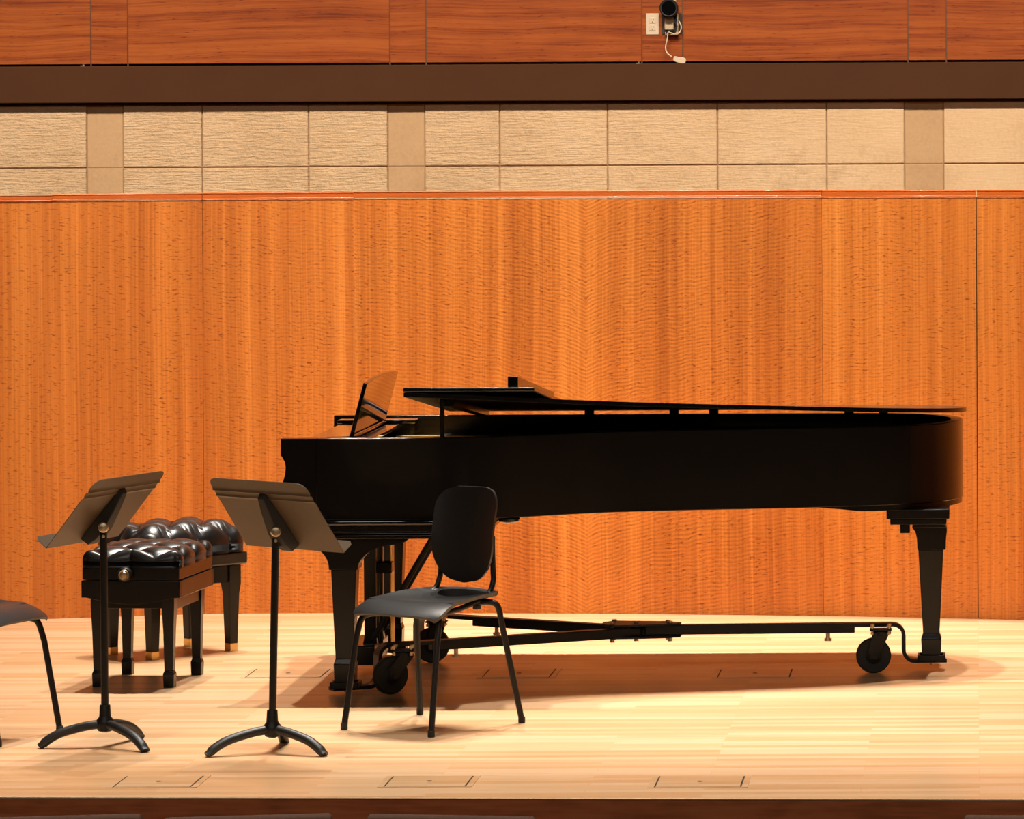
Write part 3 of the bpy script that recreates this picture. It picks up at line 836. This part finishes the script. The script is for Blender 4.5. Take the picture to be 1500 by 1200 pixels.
# ------------------------------------------------------------------ music stands
def music_stand(base, tips, desk_c, wdir, ndir, t, v, pole_top_px, label):
    """tips: foot points; desk_c: desk centre; wdir: horizontal direction of its width; ndir: horizontal lean direction"""
    S = thing('music_stand', base, 0, label, 'music stand', 'music stands')
    bx, by = base[0], base[1]
    hub = MB().lathe([(.012, .052), (.026, .058), (.034, .075), (.032, .095), (.022, .108), (.021, .112), (.019, .150), (.018, .152)], (bx, by, 0), 'z', 28)
    hub.build('hub', M['steel'], S)
    for tx, ty in tips:
        d = Vector((tx-bx, ty-by, 0)); L = d.length; d.normalize()
        pts = catmull([(bx+d.x*a, by+d.y*a, z) for a, z in ((.02, .082), (L*.33, .074), (L*.66, .055), (L*.86, .032), (L, .006))], 6)
        rings = []
        s = Vector((-d.y, d.x, 0))
        for i, p in enumerate(pts):
            tan = (pts[min(i+1, len(pts)-1)]-pts[max(i-1, 0)]).normalized(); u = s.cross(tan)
            w, h = .019, .0165
            if i > len(pts)-4: h *= .8
            rings.append([p + s*w*math.cos(2*PI*k/14) + u*h*math.sin(2*PI*k/14) for k in range(14)])
        lg = MB().loft(rings)
        lg.v = [(x, y, max(z, .0008)) for x, y, z in lg.v]
        lg.build('leg', M['cast'], S)
    top = pole_top_px
    MB().tube([(bx, by, .10), (top[0], top[1], top[2])], .0135, 18).build('pole', M['steel'], S)
    w = Vector((wdir[0], wdir[1], 0)).normalized(); nh = Vector((ndir[0], ndir[1], 0)).normalized()
    up = Vector((nh.x*t, nh.y*t, v)); hh = up.length; up.normalize()
    back = w.cross(up)
    if back.dot(nh) < 0: back = -back            # pole side of the desk
    C = Vector(desk_c)
    HW = .254
    def dp(a, b, o=0.0): return C + w*a + up*b + back*o
    # sheet: rounded top corners, two pressed ridges, folded lip with ledge
    prof = [(-hh/2, 0)] + [(-hh/2 + hh*k/20, 0) for k in range(1, 13)]
    bs = [-.5 + k/60 for k in range(61)]
    def relief(q):
        r = 0.0
        for c0 in (.245, .335):
            r += .006*math.exp(-((q-c0)/.012)**2)
        return r
    cr = .04
    front, rear = [], []
    for q in bs:
        b = q*hh
        dtop = hh/2 - b
        hw = HW - (cr - math.sqrt(max(0, cr*cr-(cr-dtop)**2)) if dtop < cr else 0)
        o = relief(q)
        rear.append([dp(hw*(-1+2*k/12), b, o+.0012) for k in range(13)])
        front.append([dp(hw*(-1+2*k/12), b, o-.0012) for k in range(13)])
    dm = MB()
    rg = [f_ + r_[::-1] for f_, r_ in zip(front, rear)]
    dm.loft(rg)
    desk = dm.build('desk', M['stand'], S, ang=60)
    led = MB()
    fw = -back
    q = [(-HW, 0), (HW, 0), (HW, .045), (HW-.02, .062), (-HW+.02, .062), (-HW, .045)]
    led.loft([[dp(a, -hh/2 + off*1.0, 0) + fw*b for a, b in q] for off in (-.0012, .0012)])
    led.build('ledge', M['stand'], desk, bevel=.0008)
    # bracket: tapered channel on the back
    br = MB()
    sec = []
    for b, ww, dd in ((-.142, .036, .034), (-.10, .040, .048), (-.05, .037, .048), (.04, .028, .032), (.092, .020, .020), (.102, .014, .008)):
        sec.append([dp(-ww, b, .001), dp(ww, b, .001), dp(ww*.8, b, dd), dp(-ww*.8, b, dd)])
    br.loft(sec)
    bro = br.build('bracket', M['rubber'], desk, bevel=.003)
    T = Vector(top)
    toward = (Vector((0, 0, H)) - T); toward.z = 0; toward.normalize()
    MB().lathe([(.016, -.03), (.016, .030)], (T.x, T.y, T.z-.006), toward, 16).build('pivot', M['steel'], desk)
    MB().lathe([(.011, .010), (.018, .042), (.0195, .050), (.015, .059), (.001, .063)], (T.x, T.y, T.z), toward, 20).build('knob', M['nickel'], desk)
    MB().lathe([(.005, .012), (.006, .018), (.001, .020)], T - Vector((.012*toward.y+.012, 0, .036)), toward, 12).build('set_screw', M['bolt'], desk)
    return S
b1 = Vector((-3.177, 16.07, 0))
music_stand(b1, [(-3.405, 16.02), (-2.998, 15.90), (-3.09, 16.285)], at(157, 745.5, 16.10), (.166, .48), (.945, -.327), .205, .248, at(151.5, 771, 16.07),
            'black music stand left of the pair, its desk tilted towards the left chair')
b2 = Vector((-2.542, 15.90, 0))
music_stand(b2, [(-2.757, 15.78), (-2.336, 15.775), (-2.535, 16.13)], at(403, 754.5, 15.86), (.405, -.32), (-.62, -.785), .19, .258, at(404, 777, 15.88),
            'black music stand beside the black chair, its desk overlapping the piano keyboard end')

# ------------------------------------------------------------------ chairs
def make_chair(label):
    """local: +y is the back, -y the front of the seat"""
    S = thing('musician_chair', (0, 0, 0), 0, label, 'chair', 'musician chairs')
    WM[S.name] = Matrix()
    NU, NW = 36, 44
    rows_t, rows_b = [], []
    for i in range(NW+1):
        w = -1 + 2*i/NW
        rt, rb = [], []
        y0 = .005 + .222*w
        hw = .212 - .034*(w+1)/2
        # rounded plan corners
        e = .16 if w > 0 else .20
        k = max(0, abs(w)-(1-e))/e
        hw -= (.05 if w > 0 else .020)*(1-math.sqrt(max(0, 1-k*k)))
        for j in range(NU+1):
            u = -1 + 2*j/NU
            x = hw*u
            z = .484 + .006*w
            if w < -.42: z -= .040*((-.42-w)/.58)**1.9 + .010*abs(u)**4*((-.42-w)/.58)
            z -= .021*math.exp(-((w-.25)/.5)**2)*(1-u*u)          # dish
            z += .008*abs(u)**3*math.exp(-((w-.35)/.5)**2)
            z += .014*max(0, (w-.45)/.55)**2*(1-.6*u*u)
            yb = y0 + (.012*(u*u) if w < -.5 else 0) - (.010*(u*u) if w > .7 else 0)
            rt.append((x, yb, z)); 
            th = .010 if abs(u) < 1 and abs(w) < 1 else .008
            rb.append((x*.985, yb*.985, z-th-.006*(abs(u) == 1)))
        rows_t.append(rt); rows_b.append(rb)
    rg = [t_ + b_[::-1] for t_, b_ in zip(rows_t, rows_b)]
    seat = MB().loft(rg).build('seat', M['plastic'], S, local=True, ang=60, bevel=.0025)
    # backrest shell: rounded top, elliptical foot
    zb0, zb1, hwb = .520, .880, .147
    cols = []
    NR, NC = 36, 20
    for i in range(NR+1):
        q = i/NR; z = zb0 + (zb1-zb0)*q
        if q < .42: hw = hwb*math.sqrt(max(0.0, 1-((.42-q)/.42)**2))**.85
        else: hw = hwb - .006*max(0, (q-.8)/.2)
        dt = (1-q)*(zb1-zb0)
        if dt < .07: hw -= .07 - math.sqrt(max(0, .07**2-(.07-dt)**2))
        hw = max(hw, .006)
        yb = .205 + .060*q + .010*math.sin(PI*q)*-1
        f_, r_ = [], []
        for j in range(NC+1):
            u = -1 + 2*j/NC
            x = hw*u
            dish = -.030*(x/hwb)**2*(.4+.6*min(1, q/.5))
            f_.append((x, yb+dish, z)); r_.append((x*.995, yb+dish+.012, z))
        cols.append(f_ + r_[::-1])
    MB().loft(cols).build('backrest', M['plastic'], S, local=True, ang=60, bevel=.002)
    # frame: two back uprights bending forward under the seat, cross rails
    for s in (-1, 1):
        MB().tube(catmull([(s*.122, .228, .70), (s*.124, .226, .64), (s*.127, .226, .565), (s*.130, .222, .530), (s*.132, .196, .490), (s*.134, .135, .468), (s*.136, .02, .446), (s*.136, -.09, .436)], 6), .0105, 12).build('back_upright', M['steel'], S, local=True)
        MB().tube(catmull([(s*.120, -.130, .430), (s*.168, -.150, .425), (s*.187, -.168, .406), (s*.194, -.188, .34)], 6) + [Vector((s*.209, -.243, .012))], .0115, 12).build('leg', M['steel'], S, local=True)
        MB().tube(catmull([(s*.120, .135, .458), (s*.172, .150, .460), (s*.198, .164, .444), (s*.207, .176, .38)], 6) + [Vector((s*.247, .243, .012))], .0115, 12).build('leg', M['steel'], S, local=True)
    legs = [o for o in kids(S) if o.name.split('.')[0] == 'leg']
    for o in legs:
        zmin = min(v.co.z for v in o.data.vertices); pts = [v.co for v in o.data.vertices if v.co.z < .03]
        c = sum(pts, Vector())/len(pts)
        MB().lathe([(.0125, 0), (.0135, .004), (.0135, .022), (.012, .024)], (c.x, c.y, 0), 'z', 14).build('foot_cap', M['rubber'], o, local=True)
    cr = MB(); cr.tube([(-.120, -.130, .430), (.120, -.130, .430)], .0105, 10); cr.tube([(-.12, .135, .458), (.12, .135, .458)], .0105, 10)
    cr.build('cross_rail', M['steel'], S, local=True)
    MB().box(.128, .150, .10, .125, .434, .452).build('glide_bumper', M['rubber'], S, local=True, bevel=.003)
    return S
ch1 = make_chair('black plastic musician chair with rounded backrest in front of the piano')
ch1.location = (-2.0625, 16.59, 0)
ch1.rotation_euler = (0, 0, math.atan2(.844, .537) - PI/2)
ch2 = copy_tree(ch1)
ch2['label'] = 'black plastic musician chair cut off by the left edge, only seat corner and leg showing'
ch2.location = (-3.723, 16.347, 0)
ch2.rotation_euler = (0, 0, math.atan2(.34, -.94) - PI/2)

# ------------------------------------------------------------------ front row of auditorium seats below the stage
def make_seat():
    S = thing('auditorium_seat', (0, 0, 0), 0, 'x', 'seat', 'front row auditorium seats')
    WM[S.name] = Matrix()
    b = MB()
    rings = []
    for z, hw, th in ((.42, .22, .045), (.6, .24, .05), (.85, .255, .045), (.94, .258, .035), (.965, .256, .026), (.975, .250, .012)):
        rings.append([(sx*hw, (z-.42)*-.16 + sy*th, z) for sx, sy in ((-1,-1),(1,-1),(1,1),(-1,1))])
    b.loft(rings)
    b.build('backrest', M['seat_cloth'], S, bevel=.02, seg=3, ang=60, local=True)
    MB().box(-.23, .23, .05, .5, .36, .46).build('seat_cushion', M['seat_cloth'], S, bevel=.03, seg=3, local=True)
    for s in (-1, 1):
        a = MB(); a.box(s*.268-.016, s*.268+.016, .0, .42, 0, .60)
        a.build('arm_stand', M['satin'], S, bevel=.01, local=True)
        MB().box(s*.268-.018, s*.268+.018, .0, .42, .60, .635).build('armrest', M['apron'], S, bevel=.01, local=True)
    return S
proto = make_seat()
YSEAT = 13.62
specs = [(-26, 1196.5, 0.0, 'brown seat back top below the stage at the far left corner'),
         (94, 1195.8, -.022, 'brown seat back top below the left music stand, rising to the right'),
         (373, 1195.2, -.022, 'brown seat back top below the stage between the left and middle floor hatches'),
         (651, 1195.0, .022, 'brown seat back top below the stage under the middle floor hatch'),
         (929, 1198.6, .004, 'brown seat back top just showing below the rightmost floor hatch'),
         (1530, 1195.5, .01, 'brown seat back top below the stage at the far right corner')]
for i, (px, py, roll, lab) in enumerate(specs[1:4] + specs[5:]):
    o = proto if i == 0 else copy_tree(proto)
    p = at(px, py, YSEAT - .09)
    o.location = (p.x, YSEAT, p.z - .975)
    o.rotation_euler = (0, roll, 0)
    o['label'] = lab

# ------------------------------------------------------------------ light: stage downlights, wall washers and added hall fill
WARM = (1.0, .91, .80)
def area(name, loc, target, power, sx, sy, col=WARM, spread=180):
    d = bpy.data.lights.new(name, 'AREA'); d.shape = 'RECTANGLE'; d.size = sx; d.size_y = sy
    d.energy = power; d.color = col; d.spread = math.radians(spread)
    o = bpy.data.objects.new(name, d); COL.objects.link(o); o.location = loc
    o.rotation_euler = (Vector(target)-Vector(loc)).to_track_quat('-Z', 'Y').to_euler(); return o
def spot(name, loc, target, power, size, blend, r=.12, col=WARM):
    d = bpy.data.lights.new(name, 'SPOT'); d.energy = power; d.color = col
    d.spot_size = math.radians(size); d.spot_blend = blend; d.shadow_soft_size = r
    o = bpy.data.objects.new(name, d); COL.objects.link(o); o.location = loc
    o.rotation_euler = (Vector(target)-Vector(loc)).to_track_quat('-Z', 'Y').to_euler(); return o
for X in (-3.6, -2.35, -1.2, -.05, 1.1):
    spot('stage_downlight', (X, 20.4, 9.0), (X*.95-.1, 18.3, 0), 3000, 38, .6, .10)
for X in (-7.4, -5.6, -3.8, -2.0, -.2, 1.6, 3.4):
    spot('wall_washer', (X, 14.0, 10.0), (X, 22.0, 2.6), 2600, 42, .7, .35)
for X in (-4.6, -3.4, -2.2, -1.0, .2, 1.4):
    spot('front_downlight', (X, 14.8, 9.0), (X, 14.8, 0), 1500, 29, .8, .10)
for X in (-6.0, -1.5, 3.0):
    area('hall_fill_light', (X, 3.0, 8.5), (-1.5, 20.0, 1.0), 160, 3.0, 1.5)  # added soft fill from the hall side, lifts stone, chair fronts and apron
w = bpy.data.worlds.new('world'); sc.world = w; w.use_nodes = True
w.node_tree.nodes['Background'].inputs[0].default_value = (.9, .7, .5, 1)
w.node_tree.nodes['Background'].inputs[1].default_value = .01

vs = sc.view_settings
vs.view_transform = 'Standard'; vs.look = 'None'; vs.exposure = -0.28; vs.gamma = 1.0; vs.use_curve_mapping = False
